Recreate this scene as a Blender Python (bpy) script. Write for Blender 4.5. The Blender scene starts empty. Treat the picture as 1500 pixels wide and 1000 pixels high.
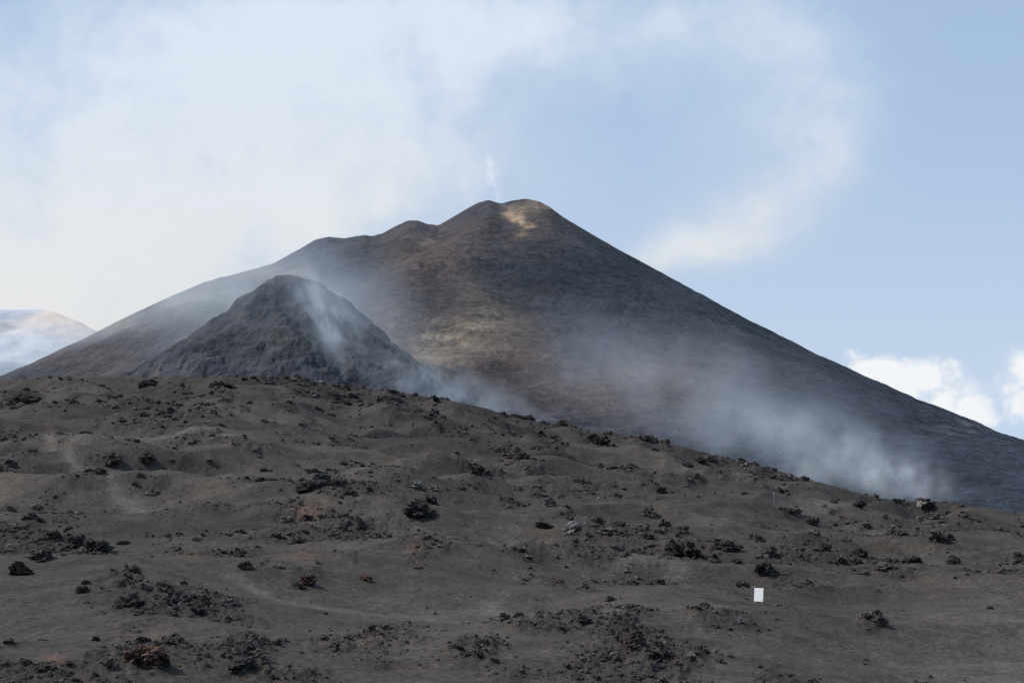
import bpy, math, random, time
import numpy as np
from mathutils import noise as mnoise, Vector
random.seed(3); rng=np.random.default_rng(7)
T0=time.time()
scene=bpy.context.scene
W0,H0,F=1500.,1000.,2060.
PITCH=math.atan(380/F); CP,SP=math.cos(PITCH),math.sin(PITCH)
# ---------------------------------------------------------------- helpers
def pdir(u,v):
    a=(np.asarray(u,float)-750)/F; b=(500-np.asarray(v,float))/F
    return a, CP-b*SP, SP+b*CP
def azt(u,v):
    x,y,z=pdir(u,v); return np.arctan2(x,y), z/np.hypot(x,y)
def P3(u,v,y):
    dx,dy,dz=pdir(u,v); return float(dx/dy*y), y, float(dz/dy*y)
def proj(x,y,z):
    fw=y*CP+z*SP; up=-y*SP+z*CP
    fw=np.maximum(fw,1e-3)
    return 750+F*x/fw, 500-F*up/fw
perm=rng.permutation(4096); 
ang=rng.random(4096)*2*np.pi; GX,GY=np.cos(ang),np.sin(ang)
def pn(x,y):
    xi=np.floor(x).astype(np.int64); yi=np.floor(y).astype(np.int64)
    xf=x-xi; yf=y-yi
    u=xf*xf*xf*(xf*(xf*6-15)+10); w=yf*yf*yf*(yf*(yf*6-15)+10)
    def g(ix,iy,fx,fy):
        h=perm[(perm[ix&4095]+iy)&4095]
        return GX[h]*fx+GY[h]*fy
    a=g(xi,yi,xf,yf); b=g(xi+1,yi,xf-1,yf); c=g(xi,yi+1,xf,yf-1); d=g(xi+1,yi+1,xf-1,yf-1)
    return ((a+(b-a)*u)*(1-w)+(c+(d-c)*u)*w)*1.45
def fbm(x,y,o=4,ox=0.,gain=.5,lac=2.03):
    s=0;a=1;n=0
    x=x+ox*17.3+100;y=y+ox*9.1+100
    for i in range(o):
        s=s+a*pn(x,y); n+=a; a*=gain; x=x*lac+13.7; y=y*lac+5.1
    return s/n
def ridged(x,y,o=4,ox=0.,gain=.55):
    s=0;a=1;n=0
    x=x+ox*17.3+100;y=y+ox*9.1+100
    for i in range(o):
        s=s+a*(1-2*np.abs(pn(x,y))); n+=a; a*=gain; x=x*2.1+3.7; y=y*2.1+8.1
    return s/n
def ss(a,b,x):
    t=np.clip((x-a)/(b-a),0,1); return t*t*(3-2*t)
def blobs(u,v,L):
    m=0
    for (cx,cy,rx,ry,s) in L:
        m=np.maximum(m,s*np.exp(-((u-cx)/rx)**2-((v-cy)/ry)**2))
    return m
def mk(name,co,faces,attrs=None,mat=None,smooth=True):
    me=bpy.data.meshes.new(name)
    nv=len(co); nf,k=faces.shape
    me.vertices.add(nv); me.vertices.foreach_set('co',co.astype(np.float32).ravel())
    me.loops.add(nf*k); me.loops.foreach_set('vertex_index',faces.astype(np.int32).ravel())
    me.polygons.add(nf); me.polygons.foreach_set('loop_start',np.arange(0,nf*k,k,dtype=np.int32))
    me.polygons.foreach_set('loop_total',np.full(nf,k,dtype=np.int32))
    me.polygons.foreach_set('use_smooth',np.full(nf,smooth))
    me.update(calc_edges=True)
    for n,(c) in (attrs or {}).items():
        if c.ndim==2:
            at=me.color_attributes.new(n,'FLOAT_COLOR','POINT')
            cc=np.ones((nv,4),np.float32); cc[:,:3]=c; at.data.foreach_set('color',cc.ravel())
        else:
            at=me.attributes.new(n,'FLOAT','POINT'); at.data.foreach_set('value',c.astype(np.float32))
    ob=bpy.data.objects.new(name,me); scene.collection.objects.link(ob)
    if mat: me.materials.append(mat)
    return ob
def fan(az,r):
    A,R=np.meshgrid(az,r); n=len(az); m=len(r)
    i=np.arange(m-1)[:,None]*n+np.arange(n-1)[None,:]
    f=np.stack([i,i+1,i+n+1,i+n],-1).reshape(-1,4)
    return A.ravel(),R.ravel(),f
def smooth1(a,k):
    ker=np.hanning(k+2)[1:-1]; ker/=ker.sum()
    return np.convolve(np.pad(a,k//2,mode='edge'),ker,'valid')[:len(a)]

# ---------------------------------------------------------------- targets
ridge=np.array([(0,556),(60,553),(130,551),(200,553),(400,553),(480,561),(560,572),(640,583),(700,595),(760,612),(820,622),(870,633),(940,642),(1000,655),(1100,679),(1200,706),(1280,728),(1330,735),(1400,737),(1500,753)],float)
ra,rt=azt(ridge[:,0],ridge[:,1])
def ridge_t(az): 
    return np.interp(az,ra,rt)-np.clip(az-ra[-1],0,1)*.12-np.clip(ra[0]-az,0,1)*.1
vol=np.array([(0,551),(50,530),(100,507),(150,482),(200,457),(250,434),(300,413),(350,400),(400,386),(420,375),(440,364),(462,351),(480,347),(505,349),(535,344),(543,346),(560,342),(580,331),(598,323),(612,323),(625,328),(642,330),(655,323),(680,308),(700,297),(716,293),(724,296),(735,298),(750,294),(770,291),(790,295),(805,303),(825,318),(850,333),(900,362),(950,389),(1000,416),(1100,470),(1200,520),(1300,565),(1400,606),(1500,646)],float)
va,vt=azt(vol[:,0],vol[:,1])

# ---------------------------------------------------------------- ground
def Rr(az): return np.interp(az,[-.6,-.36,0,.2,.36,.6],[500,500,480,430,390,380])
def base_z(x,y):
    r=np.hypot(x,y)+1e-6; az=np.arctan2(x,y); R=Rr(az); Hh=ridge_t(az)*R
    s=np.clip((r-55)/(R-55),0,None)
    zn=-1.75-2.6*ss(2,55,r)
    z=zn+(Hh+4.35)*np.where(s<1,s**1.22,1.0)
    z=z-np.where(s>1,(r-R)*.12,0)
    return z
ROCKB=[(50,800,110,38,1.),(130,815,60,25,.9),(250,905,130,30,.8),(210,965,90,30,1.),(360,970,60,30,.8),(470,702,35,16,1.),(400,730,60,14,.6),(210,670,90,12,.5),
 (620,745,30,16,.9),(740,705,90,12,.6),(640,712,40,10,.5),(830,775,22,10,.8),(1000,806,34,14,1.),(1190,768,60,14,.6),(1130,835,40,14,.6),(1380,790,35,16,.8),(770,915,110,22,.75),
 (700,965,60,30,.7),(940,940,60,22,.8),(1000,975,70,20,.7),(830,655,25,12,.3),(450,848,34,14,.9),(545,848,20,10,.6),(360,830,30,10,.7),(20,582,50,16,.9),(330,600,60,14,.5),(1180,905,60,16,.6),(1280,915,30,14,.8),(880,643,40,6,.8),(1060,930,70,16,.6),
 (90,715,60,10,.5),(765,675,25,10,.7),(945,752,25,10,.7),(1230,808,50,12,.5),(1350,822,50,10,.5),(190,880,30,12,.8),(230,740,60,10,.6),(560,660,60,10,.35)]
bandpx=np.array([(340,556),(430,563),(520,583),(600,605),(660,632),(735,665)],float)
def seg(u,v,pts,wv):
    d=np.full(u.shape,1e9)
    for a,b in zip(pts[:-1],pts[1:]):
        ab=b-a; t=np.clip(((u-a[0])*ab[0]+(v-a[1])*ab[1])/(ab@ab),0,1)
        d=np.minimum(d,np.hypot((u-a[0]-t*ab[0])*.5,(v-a[1]-t*ab[1])))
    return np.exp(-(d/wv)**2)
pathpx=np.array([(60,640),(95,672),(130,700),(165,722),(230,735)],float)
lightpx=[np.array(q,float) for q in ([(470,745),(560,762),(650,775),(740,782)],[(330,855),(400,875),(520,885),(640,878),(740,868)],[(820,820),(900,832),(1000,838)],[(600,660),(700,690),(780,700)],[(1000,720),(1100,735),(1230,745)],[(100,650),(200,640),(330,655)])]
def masks(x,y):
    r=np.hypot(x,y); az=np.arctan2(x,y)
    zb=base_z(x,y); u,v=proj(x,y,zb)
    R=Rr(az)
    n1=fbm(x/26,y/42,4,1); n2=fbm(x/6,y/8,4,2)
    patch=ss(.02,.42,n1+.9*n2)*.9
    wob=1+2.2*n2
    bl=blobs(u+50*n2,v+16*n2,ROCKB)*wob
    crest=np.exp(-((r-R)/14)**2)*ss(420,520,u)*ss(1480,1300,u)*.9+np.exp(-((r-R)/10)**2)*.35
    bd=seg(u,v,bandpx,9.)
    sm=ss(1300,1500,u)*ss(870,960,v)
    pth=seg(u,v,pathpx,5.)
    rough=np.clip(np.maximum.reduce([patch*.75,ss(.25,.8,bl)*.9,crest,bd]),0,1)*(1-sm)*(1-pth)
    rough=rough*ss(25,50,r)
    return rough,crest,bd,pth,sm,n1,n2,u,v,r,az,R,zb
_corr=None
def ground_z(x,y,full=False,corr=True):
    rough,crest,bd,pth,sm,n1,n2,u,v,r,az,R,zb=M=masks(x,y)
    amp=np.clip(r/190,.14,1.3)*ss(8,60,r)
    wx=x+9*fbm(x/40,y/40,2,5); wy=y+9*fbm(x/40,y/40,2,6)
    und=(ridged(wx/66,wy/50,2,3)-.45)*4.4+fbm(wx/26,wy/19,2,4)*2.4
    und2=(ridged(wx/15,wy/11,2,8)-.5)*.5+fbm(wx/5,wy/5,3,18)*.12
    z=zb+amp*und+np.clip(r/140,.5,1.2)*und2*(1-.6*pth)
    far=ss(120,300,r)
    lump=(1-far)*(.1+.36*ridged(x/1.5,y/1.5,4,9)+.32*fbm(x/.6,y/.6,3,10))+far*(.3+.9*ridged(x/4,y/4,4,19)+.6*fbm(x/1.5,y/1.5,3,20))
    z=z+rough*lump
    z=z+fbm(x/1.3,y/1.3,3,11)*.04-bd*1.0
    if corr and _corr is not None:
        z=z+np.interp(az,_corr[0],_corr[1])*r*ss(.45,1.0,r/R)
    return (z,M) if full else z
azs=np.linspace(-.6,.6,900)
A,R_=np.meshgrid(azs,np.linspace(250,540,160))
zz=ground_z(R_*np.sin(A),R_*np.cos(A))
mx=(zz/R_).max(0)
_corr=(azs,smooth1(ridge_t(azs)-mx,11))
azg=np.concatenate([np.linspace(-.85,-.41,130)[:-1],np.linspace(-.41,.41,1200),np.linspace(.41,.85,130)[1:]])
rg=np.concatenate([np.geomspace(1.5,42,50)[:-1],np.geomspace(42,540,860),np.linspace(545,900,50)])
A,R_,Fg=fan(azg,rg)
X,Y=R_*np.sin(A),R_*np.cos(A)
Z,M=ground_z(X,Y,True)
rough,crest,bd,pth,sm,n1,n2,u,v=M[:9]
def L(a,b,t): 
    return a+(b-a)*t[:,None]
c=np.tile(np.array([.057,.050,.0435]),(len(X),1))
lf=fbm(X/55,Y/70,3,21)
c=L(c,np.array([.086,.075,.064]),ss(.0,.5,lf+.3*fbm(X/8,Y/12,3,22))*.8)
c=L(c,np.array([.036,.032,.029]),ss(.0,.5,-lf)*.7)
lt=0
for q in lightpx: lt=np.maximum(lt,seg(u+25*n1,v+22*n1+6*n2,q,7.))
c=L(c,np.array([.105,.094,.082]),lt*.7*(1-rough))
c=L(c,np.array([.032,.028,.0255]),rough*.75)
red=blobs(u+10*n2,v+5*n2,[(455,747,20,4,.9),(612,829,14,5,.8),(278,842,24,8,.6),(215,960,40,12,.8),(445,830,40,10,.45),(75,995,20,8,.8),(70,632,20,8,.35),(540,806,18,5,.4)])
red=np.maximum(red,ss(.36,.55,fbm(X/15,Y/15,3,30))*.14)
c=L(c,np.array([.135,.082,.063]),red*.7)
c=L(c,np.array([.115,.103,.09]),pth*.8)
c=L(c,np.array([.10,.092,.082]),sm*.7)
c=L(c,np.array([.03,.026,.025]),np.clip(bd,0,1)*.8)
c*= (1+.3*fbm(X/1.6,Y/1.6,3,31))[:,None]

# ---------------------------------------------------------------- materials
class NT:
    def __init__(s,nt): s.nt=nt
    def n(s,t,**k):
        nd=s.nt.nodes.new(t)
        for a,b in k.items(): setattr(nd,a,b)
        return nd
    def l(s,a,b): s.nt.links.new(a,b)
    def put(s,sock,v):
        if isinstance(v,bpy.types.NodeSocket): s.l(v,sock)
        else: sock.default_value=v
    def m(s,op,a,b=None,c=None,clamp=False):
        nd=s.n('ShaderNodeMath',operation=op); nd.use_clamp=clamp
        s.put(nd.inputs[0],a)
        if b is not None: s.put(nd.inputs[1],b)
        if c is not None: s.put(nd.inputs[2],c)
        return nd.outputs[0]
    def v(s,op,a,b=None,out=0):
        nd=s.n('ShaderNodeVectorMath',operation=op); s.put(nd.inputs[0],a)
        if b is not None: s.put(nd.inputs[1],b)
        return nd.outputs[out]
    def noise(s,vec,scale,detail=4,rough=.5,out=0):
        nd=s.n('ShaderNodeTexNoise'); s.l(vec,nd.inputs['Vector']); nd.inputs['Scale'].default_value=scale
        nd.inputs['Detail'].default_value=detail; nd.inputs['Roughness'].default_value=rough
        return nd.outputs[out]
    def mix(s,f,a,b,bt='MIX'):
        nd=s.n('ShaderNodeMix',data_type='RGBA',blend_type=bt); s.put(nd.inputs[0],f); s.put(nd.inputs[6],a); s.put(nd.inputs[7],b)
        return nd.outputs[2]
    def mr(s,x,a,b,c=0.,d=1.):
        nd=s.n('ShaderNodeMapRange',interpolation_type='SMOOTHSTEP'); s.put(nd.inputs[0],x)
        for i,q in enumerate((a,b,c,d)): nd.inputs[i+1].default_value=q
        return nd.outputs[0]
def mat_attr(name,scales,bump,var=.5,rough=.95,dist=1.,gain=.8):
    m=bpy.data.materials.new(name); m.use_nodes=True; t=NT(m.node_tree)
    b=m.node_tree.nodes['Principled BSDF']; b.inputs['Roughness'].default_value=rough; b.inputs['Specular IOR Level'].default_value=.12
    at=t.n('ShaderNodeAttribute',attribute_name='col'); geo=t.n('ShaderNodeNewGeometry')
    pos=geo.outputs['Position']
    na=t.noise(pos,scales[0],3,.65); nb=t.noise(pos,scales[1],4,.7)
    s1=t.mr(na,.3,.7,1-var*.5,1+var*.5); s2=t.mr(nb,.3,.7,(1-var)*gain,(1+var)*gain)
    k=t.m('MULTIPLY',s1,s2)
    col=t.v('SCALE',at.outputs['Color']); nd=col.node; t.l(k,nd.inputs['Scale'])
    t.l(col,b.inputs['Base Color'])
    bp=t.n('ShaderNodeBump'); bp.inputs['Strength'].default_value=bump; bp.inputs['Distance'].default_value=dist
    hh=t.m('ADD',nb,t.m('MULTIPLY',na,2.)); t.l(hh,bp.inputs['Height']); t.l(bp.outputs[0],b.inputs['Normal'])
    return m
m_ground=mat_attr('volcanic_ash',(.35,2.6),.55,.36,dist=.25)
m_rock=mat_attr('lava_rock',(1.2,6.),.8,.5,dist=.2)
m_vol=mat_attr('volcano_slope',(.012,.12),.7,.28,dist=5.,gain=.78)
m_dist=mat_attr('distant_rock',(.002,.01),.3,.06,dist=20.,gain=1.)
mk('ground',np.stack([X,Y,Z],1),Fg,{'col':c},m_ground)

# ---------------------------------------------------------------- volcano
Px=P3(770,291,1500); Bx=P3(603,330,1520); Cx=P3(482,352,1500); Dx=P3(705,300,1490)
prd=[0,12,22,58,95,167,240,313,386,459,531,650,800,1000,1300,2200]
prz=[0,2,6.5,30,50,88,128,165,198,229,258,307,362,415,455,495]
HUMP=P3(428,410,900)
_vc=None
def vol_z(x,y,hump=True):
    wxy=18*fbm(x/160,y/160,3,40); wyy=18*fbm(x/160,y/160,3,41)
    sc=np.clip(np.hypot(x-Px[0],y-Px[1])/200,0,1)
    xx=x+wxy*sc; yy=y+wyy*sc
    d=np.hypot(xx-Px[0],yy-Px[1]); th=np.arctan2(xx-Px[0],-(yy-Px[1]))
    th2=th+.10*fbm(x/110,y/110,3,72)
    za=Px[2]-np.interp(d,prd,prz)
    spur=np.exp(-((th+.28)/.16)**2)*ss(60,300,d)*ss(760,450,d)*26
    val=np.exp(-((th+.68)/.22)**2)*ss(60,300,d)*ss(900,500,d)*-38
    sp2=np.exp(-((th-.45)/.3)**2)*ss(80,350,d)*8
    za=za+spur+val+sp2
    zs=[za]
    for q,sl,rd in ((Bx,.47,14),(Cx,.46,20),(Dx,.52,12)):
        dd=np.hypot(xx-q[0],(yy-q[1])*1.05); zs.append(q[2]-sl*(np.sqrt(dd*dd+rd*rd)-rd)+np.clip(dd-650,0,None)*.2)
    k=14.; mxx=np.maximum.reduce(zs); z=mxx+k*np.log(sum(np.exp((q-mxx)/k) for q in zs))-k*.6
    gul=ridged(th2*14,d/500,4,71)
    z=z-gul*1.5*ss(120,380,d)+fbm(x/90,y/90,3,42)*5*ss(60,250,d)+fbm(x/42,y/42,5,43)*3.*ss(20,150,d)+fbm(x/8,y/8,3,44)*.6
    r=np.hypot(x,y); az=np.arctan2(x,y)
    if _vc is not None:
        z=z+np.interp(az,_vc[0],_vc[1])*r*ss(650,1150,r)
    z=z-np.clip(620-r,0,None)*.16
    ms=np.zeros_like(z)
    if hump:
        dxh=x-HUMP[0]+13*fbm(x/34,y/34,4,45)
        dh=np.hypot(np.where(dxh<0,dxh*1.12,dxh),(y-HUMP[1])*.85+12*fbm(x/40,y/40,3,65))
        hz=HUMP[2]+2-.88*(np.sqrt(dh*dh+15**2)-15)+np.clip(dh-60,0,None)*.16
        hz=hz+(ridged(x/19,y/24,5,46)-.4)*4*ss(0,14,dh)+fbm(x/4,y/4,3,47)*.9
        t=np.clip((x-HUMP[0]+5)/122,0,1.7); cy=HUMP[1]-185*t+15*fbm(x/30,y/50,3,66)
        tz=HUMP[2]-6-140*t+36*t*t-.022*np.abs(y-cy)**1.85+(ridged(x/11,y/11,5,48)-.5)*3.5
        tz=tz-45*ss(.95,1.6,t)-300*ss(.02,0,t)
        h=np.maximum(hz,tz)
        bw=15.; ms=np.clip((h-z+bw)/(2*bw),0,1)
        z=np.where(h>z+bw,h,np.where(h<z-bw,z,z*(1-ms)+h*ms+bw*ms*(1-ms)))
    return z,ms,d,th2
azs=np.linspace(-.42,.42,1000)
tgt=np.interp(azs,va,vt)
A,R_=np.meshgrid(azs,np.linspace(650,2200,260))
for it in range(4):
    zz=vol_z(R_*np.sin(A),R_*np.cos(A),False)[0]
    cr=smooth1(tgt-(zz/R_).max(0),(41,15,7,7)[it])
    i0,i1=np.searchsorted(azs,va[0])+3,np.searchsorted(azs,va[-1])-4
    cr=np.where(azs<va[0],cr[i0],np.where(azs>va[-1],cr[i1],cr))
    _vc=(azs,cr+(_vc[1] if _vc is not None else 0))
_fine=_vc[1]-smooth1(_vc[1],61); _broad=_vc[1]-_fine
_old=vol_z
def vol_z2(x,y):
    global _vc
    keep=_vc; _vc=(azs,_broad); z,ms,d,th=_old(x,y); _vc=keep
    r=np.hypot(x,y); az=np.arctan2(x,y)
    return z+np.interp(az,azs,_fine)*r*ss(1250,1460,r)*(1-ms),ms,d,th
azv=np.concatenate([np.linspace(-1.0,-.4,120)[:-1],np.linspace(-.4,.4,1100),np.linspace(.4,1.0,120)[1:]])
rv=np.concatenate([np.linspace(370,1650,700),np.linspace(1660,3600,80)])
A,R_,Fv=fan(azv,rv)
X,Y=R_*np.sin(A),R_*np.cos(A)
Z,ms,d,th=vol_z2(X,Y)
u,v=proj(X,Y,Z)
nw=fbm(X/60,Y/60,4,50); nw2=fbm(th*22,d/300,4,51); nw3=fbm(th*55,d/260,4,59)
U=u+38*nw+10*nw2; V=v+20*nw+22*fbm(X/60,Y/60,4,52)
c=np.tile(np.array([.036,.045,.062]),(len(X),1))  # bluish aerial haze put into the slope base colour
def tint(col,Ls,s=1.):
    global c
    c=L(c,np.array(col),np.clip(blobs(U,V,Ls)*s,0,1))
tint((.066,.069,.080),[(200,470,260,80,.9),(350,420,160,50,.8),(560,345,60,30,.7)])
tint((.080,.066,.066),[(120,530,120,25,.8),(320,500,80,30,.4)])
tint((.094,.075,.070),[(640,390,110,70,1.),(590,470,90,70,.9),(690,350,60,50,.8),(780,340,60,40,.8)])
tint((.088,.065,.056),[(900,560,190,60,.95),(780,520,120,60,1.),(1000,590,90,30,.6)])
tint((.025,.031,.042),[(770,405,75,38,1.),(850,470,90,60,.85),(900,400,60,50,.5),(520,400,50,40,.5),(520,460,30,50,.6)])  # cloud shadows painted into the slope colour as dark patches
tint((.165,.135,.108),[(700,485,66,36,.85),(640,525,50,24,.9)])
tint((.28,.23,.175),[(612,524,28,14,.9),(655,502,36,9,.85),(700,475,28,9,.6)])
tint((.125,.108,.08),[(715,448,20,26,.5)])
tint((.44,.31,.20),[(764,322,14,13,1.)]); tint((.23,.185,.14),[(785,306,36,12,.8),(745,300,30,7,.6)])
tint((.24,.20,.17),[(185,478,30,7,.6),(385,397,40,6,.5),(610,348,12,5,.6),(430,395,14,6,.6)])
tint((.15,.15,.15),[(1400,628,40,5,.6)])
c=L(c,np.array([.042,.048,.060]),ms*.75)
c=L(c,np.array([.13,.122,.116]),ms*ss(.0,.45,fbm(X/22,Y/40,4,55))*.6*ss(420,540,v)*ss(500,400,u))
c=L(c,np.array([.026,.027,.032]),ss(.05,.4,fbm(X/30,Y/40,4,54))*ms*.5)
spk=(fbm(X/5,Y/5,2,56)>.66)&(v<600)
c*= (1+(.14*nw2+.2*nw3)*ss(120,380,d)+.35*fbm(X/9,Y/9,3,57)+.35*fbm(X/35,Y/35,3,58))[:,None]
c[spk]=c[spk]*1.8
c=np.clip(c,.012,1)
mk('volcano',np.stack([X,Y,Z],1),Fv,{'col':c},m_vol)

# distant mountain
A,R_,Fd=fan(np.linspace(-.75,-.1,260),np.linspace(3300,7000,150))
X,Y=R_*np.sin(A),R_*np.cos(A); q=P3(75,456,5400)
dd=np.hypot(X-q[0],(Y-q[1])*.8)
Z=q[2]-.50*(np.sqrt(dd**2+50**2)-50)+np.clip(q[0]-X,0,None)*.34+ridged(X/400,Y/400,5,60)*22+fbm(X/60,Y/60,3,61)*6-14
Z=Z-np.clip(4800-R_,0,None)*.75
Z=np.maximum(Z,-90)
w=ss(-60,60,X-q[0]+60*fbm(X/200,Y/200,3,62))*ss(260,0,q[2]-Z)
c=L(np.tile(np.array([.42,.45,.49]),(len(X),1)),np.array([.62,.51,.43]),w)  # pale haze and warm sunlit upper right painted into the mountain colour
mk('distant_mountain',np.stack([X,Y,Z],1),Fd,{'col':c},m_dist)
az=np.linspace(-math.pi,math.pi,181); A,R_,Fp=fan(az,np.array([1.2,60,400,2000,8000,40000.]))
Zp=np.interp(R_,[0,60,400,2000,40000],[-2.4,-9,-40,-80,-80])
mk('background_plain',np.stack([R_*np.sin(A),R_*np.cos(A),Zp],1),Fp,{'col':np.tile([.06,.055,.05],(len(A),1))},m_ground)

# ---------------------------------------------------------------- rocks
import bmesh
def variants(sub,n,seed,jag):
    out=[]
    bm=bmesh.new(); bmesh.ops.create_icosphere(bm,subdivisions=sub,radius=1.); bm.verts.ensure_lookup_table()
    base=[v.co.copy() for v in bm.verts]; fc=np.array([[v.index for v in f.verts] for f in bm.faces]); bm.free()
    for i in range(n):
        o=Vector((seed*11.3+i*7.7,i*3.1,seed*5.)); vs=[]
        for p in base:
            k=1+.55*mnoise.noise(p*1.3+o)+jag*.5*mnoise.noise(p*3.1+o)+jag*.35*mnoise.noise(p*6.7+o)
            if sub>3: k+=jag*.25*mnoise.noise(p*13+o)+jag*.15*mnoise.noise(p*25+o)
            cc=mnoise.cell(p*1.9+o)*.14
            vs.append(p*(k+cc))
        out.append(np.array([tuple(q) for q in vs]))
    return np.array(out),fc
def euler(n):
    q=rng.normal(size=(n,4)); q/=np.linalg.norm(q,axis=1)[:,None]; w,x,y,z=q.T
    return np.stack([1-2*(y*y+z*z),2*(x*y-z*w),2*(x*z+y*w),2*(x*y+z*w),1-2*(x*x+z*z),2*(y*z-x*w),2*(x*z-y*w),2*(y*z+x*w),1-2*(x*x+y*y)],1).reshape(n,3,3)
ROCKCOL=np.array([[.050,.044,.040],[.070,.062,.056],[.11,.100,.091],[.082,.062,.055],[.036,.032,.031]])
def build_rocks(name,x,y,s,sub,jag,sink=.25,colp=(.33,.32,.16,.07,.12),cols=None,flat=.7):
    V,fc=variants(sub,14,sub,jag); n=len(x)
    z=ground_z(x,y); Rm=euler(n); vi=rng.integers(0,14,n)
    sc=np.stack([rng.uniform(.7,1.4,n),rng.uniform(.6,1.1,n),rng.uniform(.5,.95,n)],1)
    nv=V.shape[1]
    P=np.einsum('nij,nvj->nvi',Rm,V[vi]*sc[:,None,:])*s[:,None,None]
    P[:,:,2]*=flat
    P+=np.stack([x,y,z+s*(.35-sink)],1)[:,None,:]
    ci=rng.choice(5,n,p=colp); q=ROCKCOL[ci] if cols is None else np.array(cols)
    q=q*rng.uniform(.8,1.3,(n,1))
    f=(fc[None]+np.arange(n)[:,None,None]*nv).reshape(-1,3)
    return mk(name,P.reshape(-1,3),f,{'col':np.repeat(q,nv,0)},m_rock,smooth=False)
N=320000
a=rng.uniform(-.46,.46,N); r=np.exp(rng.uniform(np.log(45),np.log(510),N))
x,y=r*np.sin(a),r*np.cos(a)
mm=masks(x,y); p=mm[0]**1.2*.22+.026*np.clip(.6+3*mm[5]+3*mm[6],0.08,2.5)
p=p*np.where(mm[4]>.3,.3,1)*(1-mm[3])
keep=rng.random(N)<p
x,y,r,rgh=x[keep],y[keep],r[keep],mm[0][keep]
s=r*.00098*np.exp(rng.normal(size=len(r))*.62)*(.7+.7*rgh)
big=s>r*.0027
print('rocks',len(x),big.sum(),'t',time.time()-T0)
build_rocks('lava_gravel',x[~big],y[~big],s[~big],2,.8)
build_rocks('lava_rubble',x[big],y[big],np.minimum(s[big],r[big]*.0054),3,1.)
def hit(u,v):
    a,t=azt(u,v); rr=np.linspace(40,560,2600); z=ground_z(rr*math.sin(a),rr*math.cos(a))
    k=np.argmax(z/rr>t) if (z/rr>t).any() else int(np.argmax(z/rr))
    return rr[k]*math.sin(a),rr[k]*math.cos(a),rr[k]
G=np.array([.15,.138,.13]); K=np.array([.05,.044,.041]); Rd=np.array([.13,.08,.064]); Br=np.array([.078,.065,.056]); Wt=np.array([.42,.40,.37])
BL=[(1000,810,26,K),(985,804,16,K),(1018,812,14,Br),(1060,801,15,K),(612,748,20,K),(628,752,12,Br),(470,702,16,G*.7),(490,708,12,G*.6),(455,712,14,K),(836,776,13,G),(798,771,10,K),(420,762,10,G),(450,852,15,Rd*.6),(438,858,10,K),
 (408,830,6,Wt*.6),(613,832,5,Rd*2.2),(360,830,13,Br),(927,940,16,Br),(965,958,14,K),(1375,790,15,K),(1290,912,16,Br),(190,884,14,K),(122,865,10,Br),(950,753,12,Br),(1352,741,7,G*1.6),(1360,742,8,K),(765,670,13,K),(610,712,12,G),(636,716,9,G),
 (805,738,11,G*.9),(288,790,7,G*1.6),(470,556,3.2,Wt*1.3),(463,557,2.6,Wt),(431,547,3,Wt),(422,552,2.2,Wt*.7),(740,905,12,K),(208,965,24,Rd*.7),(235,972,14,Br),(355,975,20,K),(375,960,14,Br),(30,583,14,K),(45,586,10,K),(880,646,13,K),(866,640,8,Br),
 (1055,967,9,K),(1340,822,9,Br),(1398,823,9,K),(1450,890,6,G),(1085,910,6,G),(620,610,5,G),(215,672,12,Br),(165,676,14,K),(150,805,16,K),(60,815,20,K),(30,838,18,Br),(110,795,14,K),(535,848,10,Rd*.6),(700,960,11,Br),(1120,836,13,K),(1190,765,10,Br)]
bx=[];by=[];bs=[];bc=[]
for (uu,vv,ps,cc) in BL:
    X1,Y1,r1=hit(uu,vv+ps*.2); bx.append(X1);by.append(Y1);bs.append(ps/F*r1*.95);bc.append(cc)
build_rocks('lava_boulders',np.array(bx),np.array(by),np.array(bs),4,.9,sink=.15,cols=bc,flat=.72)

# ---------------------------------------------------------------- sign
def simple(name,col,rough=.6):
    m=bpy.data.materials.new(name); m.use_nodes=True; t=NT(m.node_tree); b=m.node_tree.nodes['Principled BSDF']
    tc=t.n('ShaderNodeTexCoord'); k=t.noise(tc.outputs['Object'],9,4,.6)
    o=t.mix(t.mr(k,.35,.75,0.,.25),(*col,1),(*[q*.6 for q in col],1)); t.l(o,b.inputs['Base Color']); b.inputs['Roughness'].default_value=rough
    return m
wm=simple('white_paint',(.82,.82,.80)); gm=simple('grey_steel',(.3,.3,.3),.4)
X1,Y1,r1=hit(1111,884); z1=float(ground_z(np.array([X1]),np.array([Y1]))[0])
k=r1/F
par=bpy.data.objects.new('sign_board',None); scene.collection.objects.link(par); par.location=(X1,Y1,z1); par.rotation_euler=(math.radians(-6),math.radians(2),math.radians(-28))
def box(nm,cx,cy,cz,sx,sy,sz,mat,bev=.01):
    bm=bmesh.new(); bmesh.ops.create_cube(bm,size=1.)
    for w in bm.verts: w.co=Vector((w.co.x*sx,w.co.y*sy,w.co.z*sz))
    bmesh.ops.bevel(bm,geom=bm.edges[:],offset=bev,segments=2,affect='EDGES')
    me=bpy.data.meshes.new(nm); bm.to_mesh(me); bm.free(); me.materials.append(mat)
    o=bpy.data.objects.new(nm,me); scene.collection.objects.link(o); o.parent=par; o.location=(cx,cy,cz); return o
pw,ph=13.5*k,19*k
box('panel',0,0,3*k+ph/2,pw,.03,ph,wm)
box('post_left',-pw*.36,.04,ph*.45,.045,.045,ph*1.1,gm)
box('post_right',pw*.36,.04,ph*.45,.045,.045,ph*1.1,gm)
box('brace',0,.075,3*k+ph*.75,pw*.9,.025,.05,gm,.005)
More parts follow.
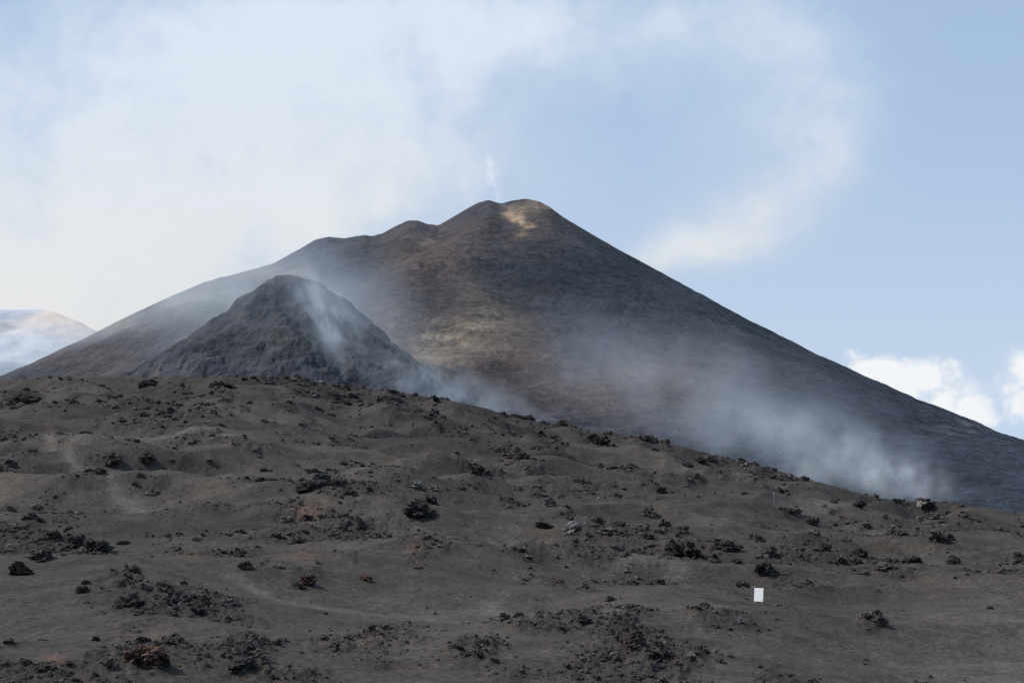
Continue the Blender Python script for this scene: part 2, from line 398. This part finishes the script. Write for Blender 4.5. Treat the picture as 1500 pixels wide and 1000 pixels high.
def pole(u,v,h):
    global par
    X1,Y1,r1=hit(u,v); z1=float(ground_z(np.array([X1]),np.array([Y1]))[0])
    par=bpy.data.objects.new('marker_pole',None); scene.collection.objects.link(par); par.location=(X1,Y1,z1)
    hh=h/F*r1; box('pole_shaft',0,0,hh/2-.1,.09,.09,hh+.2,gm); box('pole_cap',0,0,hh+.05,.14,.14,.12,wm)
pole(1134,741,18)

# ---------------------------------------------------------------- fumes (real volumes)
def smoke(u,v,dep,rx,rz,od,nscale,tilt=0,thin=None,col=(.88,.93,1.),em=.16,lo=.40,hi=.66,st=(1,1,1)):
    cx,cy,cz=P3(u,v,dep); sx=rx/F*dep; sz=rz/F*dep; sy=thin or min(sx,sz*1.5)
    me=bpy.data.meshes.new('smoke'); bm=bmesh.new(); bmesh.ops.create_icosphere(bm,subdivisions=3,radius=1.)
    bm.to_mesh(me); bm.free()
    ob=bpy.data.objects.new('smoke_plume',me); scene.collection.objects.link(ob)
    ob.location=(cx,cy,cz); ob.scale=(sx,sy,sz); ob.rotation_euler=(0,math.radians(tilt),0)
    m=bpy.data.materials.new('fumes'); m.use_nodes=True; t=NT(m.node_tree); t.nt.nodes.clear()
    m.cycles.volume_step_rate=5
    out=t.n('ShaderNodeOutputMaterial'); tc=t.n('ShaderNodeTexCoord')
    o=tc.outputs['Object']; ln=t.v('LENGTH',o,out=1)
    fall=t.mr(ln,1.,.0,0.,1.)
    kk=nscale/sz
    w=t.v('MULTIPLY',o,(sx*kk*st[0],sy*kk*.7*st[1],sz*kk*st[2])); w=t.v('ADD',w,(u*.13,v*.07,dep*.01))
    nz=t.noise(w,1.,3,.6)
    dn=t.m('MULTIPLY',fall,t.mr(nz,lo,hi,0.04,1.))
    dn=t.m('MULTIPLY',dn,od/sy*1.3)
    sc=t.n('ShaderNodeVolumeScatter'); sc.inputs['Color'].default_value=(*col,1); t.l(dn,sc.inputs['Density']); sc.inputs['Anisotropy'].default_value=0.
    e=t.n('ShaderNodeEmission'); e.inputs[0].default_value=(*col,1); t.l(t.m('MULTIPLY',dn,em),e.inputs[1])  # added glow in the smoke, stands in for multiple scattering
    ad=t.n('ShaderNodeAddShader'); t.l(sc.outputs[0],ad.inputs[0]); t.l(e.outputs[0],ad.inputs[1])
    t.l(ad.outputs[0],out.inputs['Volume']); me.materials.append(m)
BL_=(.68,.82,1.)
smoke(410,470,880,320,190,.85,1.1,25,col=BL_,lo=.26,hi=.75)
smoke(240,450,1200,320,120,.75,1.3,-22,col=(.82,.9,1.),lo=.32)
smoke(478,462,760,55,130,.9,2.4,-34,col=BL_,st=(1.3,1,.6),lo=.42,hi=.70)
smoke(660,575,690,200,55,.5,1.5,22,col=BL_,lo=.34)
smoke(1000,560,660,380,120,.3,1.2,16,col=BL_,lo=.3)
smoke(1190,660,600,260,95,.7,1.7,16,col=(.74,.85,1.),lo=.34,hi=.74,st=(1,1,.8))
smoke(1310,698,490,110,52,.85,1.9,16,col=(.80,.88,1.),lo=.38,hi=.72,st=(1.1,1,.7))
smoke(722,262,1480,14,52,.8,2.6,-14,em=.4,lo=.42,hi=.62,st=(1.3,1,.7))

# ---------------------------------------------------------------- sky
w=bpy.data.worlds.new('World'); scene.world=w; w.use_nodes=True; t=NT(w.node_tree)
w.cycles.sampling_method='MANUAL'; w.cycles.sample_map_resolution=256
bg=w.node_tree.nodes['Background']
SE,SA=46.,-86.
sky=t.n('ShaderNodeTexSky',sky_type='NISHITA'); sky.sun_disc=False; sky.sun_elevation=math.radians(SE); sky.sun_rotation=math.radians(SA%360); sky.altitude=2500; sky.dust_density=1.5
tc=t.n('ShaderNodeTexCoord'); g=tc.outputs['Generated']
sep=t.n('ShaderNodeSeparateXYZ'); t.l(g,sep.inputs[0])
yy=t.m('MAXIMUM',sep.outputs[1],.15)
px=t.m('DIVIDE',sep.outputs[0],yy); pz=t.m('DIVIDE',sep.outputs[2],yy)
cmb=t.n('ShaderNodeCombineXYZ'); t.l(px,cmb.inputs[0]); t.l(pz,cmb.inputs[1]); P=cmb.outputs[0]
def warp(P,scale,amt,detail=4,r=.55):
    n=t.noise(P,scale,detail,r,out=1); n=t.v('SUBTRACT',n,(.5,.5,.5)); n=t.v('SCALE',n); n.node.inputs['Scale'].default_value=amt
    return t.v('ADD',P,n)
Pw=warp(warp(P,5.,.08,2),22.,.03,3,.6)
def blob(P,u,v,rx,ry,s):
    dx,dy,dz=pdir(u,v); cx,cz=float(dx/dy),float(dz/dy)
    q=t.v('SUBTRACT',P,(cx,cz,0)); q=t.v('MULTIPLY',q,(F/rx/1.,F/ry/1.,0)); d=t.v('DOT_PRODUCT',q,q,out=1)
    return t.m('MULTIPLY',t.m('EXPONENT',t.m('MULTIPLY',d,-1.)),s)
def total(P,Ls):
    o=None
    for b in Ls:
        q=blob(P,*b); o=q if o is None else t.m('ADD',o,q)
    return o
big=total(Pw,[(230,250,230,230,.75),(60,440,220,120,.85),(330,40,200,100,.3),(640,50,340,90,.45),(590,200,140,140,.4),(900,40,200,70,.35),(400,330,110,80,.45),(-150,250,200,350,.4),(560,292,22,22,.3),(690,240,40,60,.2),(380,150,600,330,.46),
 (1210,110,100,85,.35),(1180,160,150,140,.3),(1200,220,70,80,.3),(1110,310,100,55,.5),(1020,360,85,38,.55),(1120,10,190,60,.3),(960,390,60,25,.3)])
n1=t.noise(Pw,9.,4,.5); n2=t.noise(warp(P,14,.05,2),30.,4,.6)
den=t.m('MULTIPLY',big,t.m('ADD',t.mr(n1,.3,.7,.62,1.15),t.mr(n2,.3,.7,-.10,.12)))
den=t.m('MINIMUM',den,1.,clamp=True); den=t.mr(den,.0,1.05,0.,.93)
Pc=warp(warp(P,18.,.03,3),60.,.012,4,.65)
cum=total(Pc,[(1290,545,50,22,1.),(1340,560,80,30,1.1),(1400,590,60,24,.9),(1250,520,16,9,.7),(1385,545,30,16,.8),(1490,545,32,30,1.2),(1520,580,60,30,1.),(1440,605,50,12,.8)])
cn=t.noise(Pc,35.,5,.6)
cum=t.mr(t.m('MULTIPLY',cum,t.mr(cn,.3,.7,.3,1.2)),.1,1.05,0.,.9)
S=10.
haze=t.mr(pz,.0,.55,.9,.78)
bluef=t.mr(pz,.12,.42,0.,1.)
hz=t.mix(bluef,(.58*S,.70*S,.87*S,1),(.45*S,.61*S,.84*S,1))
base=t.mix(haze,sky.outputs[0],hz)
warmf=t.mr(pz,.18,.42,1.,0.)
cc=t.mix(warmf,(.74*S,.82*S,.92*S,1),(.82*S,.82*S,.80*S,1))
o=t.mix(den,base,cc); o=t.mix(cum,o,(.94*S,.95*S,.96*S,1))
t.l(o,bg.inputs[0]); bg.inputs[1].default_value=.1
sd=bpy.data.lights.new('sun','SUN'); sd.energy=4.8; sd.angle=math.radians(.5); sd.color=(1,.94,.87)
so=bpy.data.objects.new('sun',sd); scene.collection.objects.link(so)
e,a=math.radians(SE),math.radians(SA)
dv=Vector((math.sin(a)*math.cos(e),math.cos(a)*math.cos(e),math.sin(e)))
so.rotation_euler=dv.to_track_quat('Z','Y').to_euler(); so.location=(0,0,50)
cam=bpy.data.cameras.new('camera'); co=bpy.data.objects.new('camera',cam); scene.collection.objects.link(co)
cam.sensor_width=36; cam.lens=F/1500*36; cam.clip_end=60000; cam.clip_start=.1
co.rotation_euler=(math.pi/2+PITCH,0,0); scene.camera=co
scene.view_settings.view_transform='Standard'; scene.view_settings.look='None'; scene.view_settings.exposure=0
print('total',time.time()-T0)
